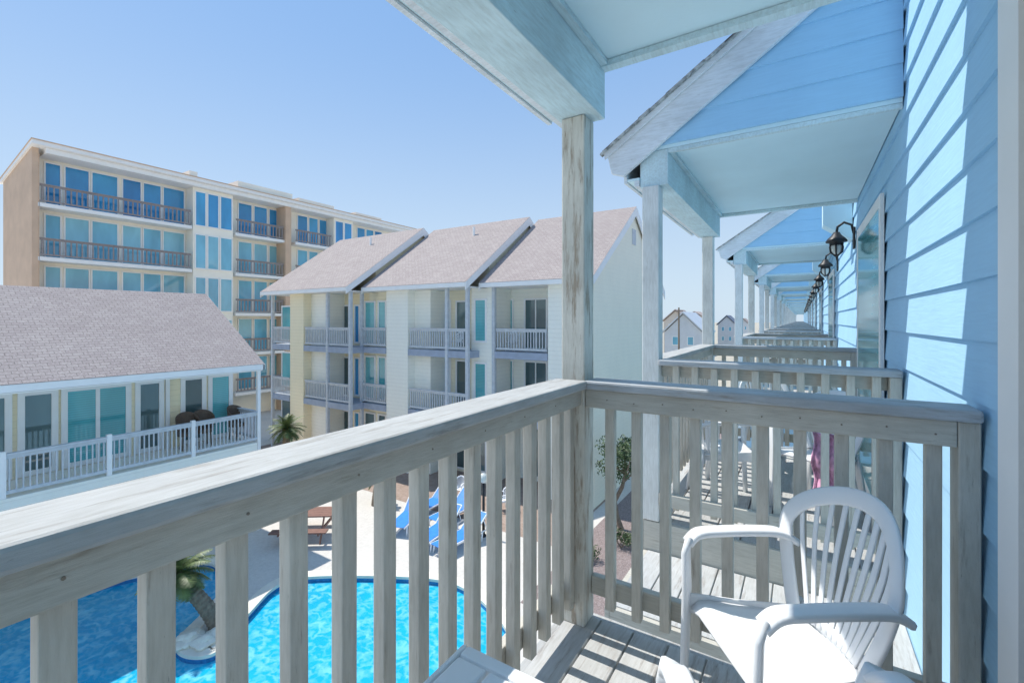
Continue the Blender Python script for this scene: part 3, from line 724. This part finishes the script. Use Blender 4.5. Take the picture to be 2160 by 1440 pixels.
def lamp_post(px,py,h,label):
    x,y=gp(px,py); t=thing('lamp_post',label,'lamp post',(x,y,GZ))
    MB().tube([(x,y,GZ),(x,y,GZ+h)],[.05,.035],10).build('pole','black',t,0,True)
    MB().lathe([(.09,0),(.10,.03),(.05,.08),(.05,.0)],(x,y,GZ)).build('base','black',t)
    MB().lathe([(.04,0),(.13,.05),(.17,.16),(.13,.27),(.0,.32)],(x,y,GZ+h)).build('globe','lampglass',t,0,True)
lamp_post(1020,1130,1.7,'short black lamp post with white globe beside the blue loungers')
dup(ch,(gp(968,1050)[0],gp(968,1050)[1],GZ),math.radians(100),'white resin armchair on the patio behind the blue loungers')
dup(ch,(gp(1060,1075)[0],gp(1060,1075)[1],GZ),math.radians(60),'white resin armchair on the patio right of the lamp post')
dup(ch,(xat(1080,16.3),16.3,-1.3),math.radians(100),'small white resin armchair on the top balcony of the rightmost ivory townhouse')
dup(ch,(xat(965,15.6),15.6,-1.3),math.radians(80),'small white resin armchair on the top balcony of the middle townhouse')
def palm(label,x,y,lean,h,r,nf,tr):
    t=thing('palm_tree',label,'palm tree',(x,y,GZ))
    pts=[(x+lean[0]*(k/8)**1.3,y+lean[1]*(k/8)**1.3,GZ+h*k/8) for k in range(9)]
    m=MB(); rs=[]
    fine=[]
    for i in range(33):
        f=i/32*8; k=min(7,int(f)); a=Vector(pts[k]).lerp(Vector(pts[k+1]),f-k); fine.append(a); rs.append(tr*(1.15-.35*i/32)*(1+.10*(i%2)))
    m.tube(fine,rs,12); m.build('trunk','trunk',t)
    top=Vector(pts[-1]); m=MB()
    for i in range(nf):
        az=i*2.399+random.random()*.3; el=math.radians(75-95*(i/nf)+random.uniform(-8,8)); L=r*random.uniform(.85,1.1)
        p=top.copy(); d=Vector((math.cos(az)*math.cos(el),math.sin(az)*math.cos(el),math.sin(el))); sp=[p.copy()]
        for k in range(10):
            d=(d+Vector((0,0,-.13))).normalized(); p=p+d*L/10; sp.append(p.copy())
        m.tube(sp,[.014*(1-.07*k) for k in range(11)],4,False)
        for k in range(1,11):
            for q in range(3):
                b=sp[k-1].lerp(sp[k],q/3); tg=(sp[k]-sp[k-1]).normalized(); sd=tg.cross(Vector((0,0,1)))
                if sd.length<.1: sd=Vector((1,0,0))
                sd.normalize(); ll=r*.30*math.sin(math.pi*(.12+.85*(k-1+q/3)/10))
                for s in (-1,1):
                    tip=b+sd*s*ll+tg*ll*.5+Vector((0,0,-ll*random.uniform(.1,.4))); w=tg*.02
                    m.quad([b-w*.8,b+w*.8,tip])
    m.build('crown','palm',t)
    return t
x,y=gp(462,1325); palm('palm with leaning trunk on the peninsula of the pool',x,y,(-.72,-.55),1.25,.80,40,.15)
palm('small palm in front of the yellow cream townhouse',-18.9,11.4,(.1,0),2.2,.85,30,.16)
palm('slim palm seen behind the near railing at the patio edge',gp(790,1065)[0],gp(790,1065)[1],(.05,.1),1.0,.5,22,.10)
def leaves(m,c,r,nn,s):
    for _ in range(nn):
        d=Vector((random.gauss(0,1),random.gauss(0,1),random.gauss(0,1))).normalized()*r*random.random()**.45
        p=Vector(c)+d; a=Vector((random.gauss(0,1),random.gauss(0,1),random.gauss(0,1))).normalized(); b=a.orthogonal().normalized()
        m.quad([p-a*s,p+b*s*.5,p+a*s,p-b*s*.5])
tx,ty=-5.0,14.6
t=thing('twisted_tree','small twisted tree with dark leaves against the end wall behind the near post','tree',(tx,ty,GZ))
m=MB(); m.tube([(tx,ty,GZ),(tx-.15,ty,GZ+.4),(tx-.22,ty,GZ+.9),(tx+.02,ty,GZ+1.4),(tx+.15,ty,GZ+1.9),(tx+.1,ty,GZ+2.5)],[.10,.08,.07,.065,.05,.03],8)
for a in range(6):
    an=a*1.05; m.tube([(tx+.1,ty,GZ+1.6+.08*a),(tx+.12+.4*math.cos(an),ty+.4*math.sin(an),GZ+2.1),(tx+.12+.7*math.cos(an),ty+.7*math.sin(an),GZ+2.5)],[.035,.025,.012],6)
m.build('trunk','trunk',t)
m=MB()
for _ in range(20): 
    an=random.random()*6.28; rr=random.random()*.8
    leaves(m,(tx+.1+rr*math.cos(an),ty+rr*math.sin(an),GZ+2.4+random.uniform(-.7,.8)),.33,150,.045)
m.build('crown','leaf',t)
for i,(sx,sy,l) in enumerate(((-5.2,12.3,'low green shrub on the gravel, nearest the pool deck'),(-4.6,13.4,'low green shrub on the gravel beside the twisted tree'))):
    t=thing('shrub',l,'shrub',(sx,sy,GZ)); m=MB()
    for a in range(7): m.tube([(sx,sy,GZ),(sx+.2*math.cos(a),sy+.2*math.sin(a),GZ+.3)],.01,5)
    m.build('stem','trunk',t); m=MB()
    for _ in range(8): leaves(m,(sx+random.uniform(-.3,.3),sy+random.uniform(-.3,.3),GZ+.3+random.uniform(-.1,.15)),.22,90,.035)
    m.build('foliage','leaf',t)
for i,(a,b,r) in enumerate(((400,1352,.28),(432,1358,.24),(455,1340,.2),(380,1366,.16))):
    gx,gy=gp(a,b); bm=bmesh.new(); bmesh.ops.create_icosphere(bm,subdivisions=3,radius=r)
    for v in bm.verts: v.co*=1+.18*math.sin(v.co.x*19+i)*math.cos(v.co.y*17)+.08*math.sin(v.co.z*31); v.co.z*=.55
    me=bpy.data.meshes.new('rock'); bm.to_mesh(me); bm.free(); me.materials.append(mats['coping']); o=bpy.data.objects.new('rock',me); C.objects.link(o); o.location=(gx,gy,GZ+.05)
    tag(o,['pale rock in the middle of the pool peninsula','pale rock on the peninsula nearest the palm trunk, left of it','pale rock right of the palm trunk on the peninsula','smallest pale rock at the tip of the peninsula'][i],'rock','rocks on the pool peninsula')
# ================= DISTANT HOUSES
def house(label,pxl,pxr,Y,eave,ridge,wm,rm):
    xl,xr=xat(pxl,Y),xat(pxr,Y); t=thing('distant_house',label,'house',((xl+xr)/2,Y,GZ))
    D=8; xm=(xl+xr)/2
    MB().prism([(xl,Y,GZ-.3),(xr,Y,GZ-.3),(xr,Y,eave),(xm,Y,ridge-.15),(xl,Y,eave)],(0,D,0)).build('wall',wm,t)
    m=MB()
    for a in (xl-.3,xr+.3): m.prism([(a,Y-.4,eave-.1),(xm,Y-.4,ridge),(xm,Y-.4,ridge+.2),(a,Y-.4,eave+.1)],(0,D+.8,0))
    m.build('roof',rm,t)
    w=(xr-xl)
    for zz in (eave-1.7,eave-4.2):
        for f in (.2,.6):
            opening('window',t,'x',Y,xl+w*f,xl+w*(f+.18),zz,zz+1.2,-1,'gpale',0,.1)
house('distant grey house with gabled roof left of the second balcony posts',1402,1482,62,-1.6,.9,'farwhite','farwhite')
house('distant beige house with brown roof behind the grey one',1400,1450,95,-.2,2.0,'farwall','farroof')
house('distant beige house with brown roof, right of the other brown roofed house',1440,1490,120,.3,2.0,'farwall','farroof')
house('distant dark roofed house seen between the balcony posts',1514,1552,130,-1.2,1.1,'farwhite','fardark')
house('small distant house with white walls near the horizon at the balcony posts',1556,1580,160,-1.4,.4,'farwhite','farroof')
x=xat(1432,60); t=thing('utility_pole','wooden utility pole in front of the distant houses','utility pole',(x,60,GZ-.3))
MB().tube([(x,60,GZ-.3),(x,60,1.6)],[.13,.09],8).build('pole','trunk',t); MB().box(x-.5,x+.5,59.93,60.05,1.1,1.2).build('crossarm','trunk',t)
# ================= LIGHT, SKY, CAMERA
el=math.radians(58.5); az=math.radians(1)
d=Vector((math.cos(el)*math.cos(az),math.cos(el)*math.sin(az),-math.sin(el)))
L=bpy.data.lights.new('sun','SUN'); L.energy=5.0; L.angle=math.radians(.5); L.color=(1,.95,.87)
o=bpy.data.objects.new('sun',L); C.objects.link(o); o.rotation_euler=d.to_track_quat('-Z','Y').to_euler()
w=bpy.data.worlds.new('World'); bpy.context.scene.world=w; w.use_nodes=True; n=w.node_tree
sk=n.nodes.new('ShaderNodeTexSky'); sk.sky_type='NISHITA'; sk.sun_disc=False; sk.sun_elevation=el; sk.sun_rotation=math.atan2(-d.x,-d.y)
sk.air_density=1.0; sk.dust_density=.4; sk.ozone_density=1.0
tc=n.nodes.new('ShaderNodeTexCoord'); sp=n.nodes.new('ShaderNodeSeparateXYZ'); n.links.new(tc.outputs['Generated'],sp.inputs[0])
mr=n.nodes.new('ShaderNodeMapRange'); mr.interpolation_type='SMOOTHSTEP'
mr.inputs[1].default_value=-.05; mr.inputs[2].default_value=.55; mr.inputs[3].default_value=.92; mr.inputs[4].default_value=.75
n.links.new(sp.outputs[2],mr.inputs[0])
hz=n.nodes.new('ShaderNodeMapRange'); hz.interpolation_type='SMOOTHSTEP'; hz.inputs[1].default_value=0; hz.inputs[2].default_value=.62; n.links.new(sp.outputs[2],hz.inputs[0])
hc=n.nodes.new('ShaderNodeMix'); hc.data_type='RGBA'; n.links.new(hz.outputs[0],hc.inputs[0])
hc.inputs[6].default_value=(4.1,5.1,6.1,1); hc.inputs[7].default_value=(1.8,3.4,6.1,1)
mx=n.nodes.new('ShaderNodeMix'); mx.data_type='RGBA'; n.links.new(mr.outputs[0],mx.inputs[0]); n.links.new(sk.outputs[0],mx.inputs[6]); n.links.new(hc.outputs[2],mx.inputs[7])
n.links.new(mx.outputs[2],n.nodes['Background'].inputs[0]); n.nodes['Background'].inputs[1].default_value=.15
cam=bpy.data.cameras.new('camera'); co=bpy.data.objects.new('camera',cam); C.objects.link(co)
cam.lens=16; cam.sensor_width=36; cam.shift_y=-45/2160; cam.clip_start=.03; cam.clip_end=3000
co.location=(0,0,0); co.rotation_euler=(math.radians(90),0,math.atan2(SA,CA))
bpy.context.scene.camera=co
bpy.context.scene.view_settings.view_transform='Standard'; bpy.context.scene.view_settings.look='None'; bpy.context.scene.view_settings.exposure=0
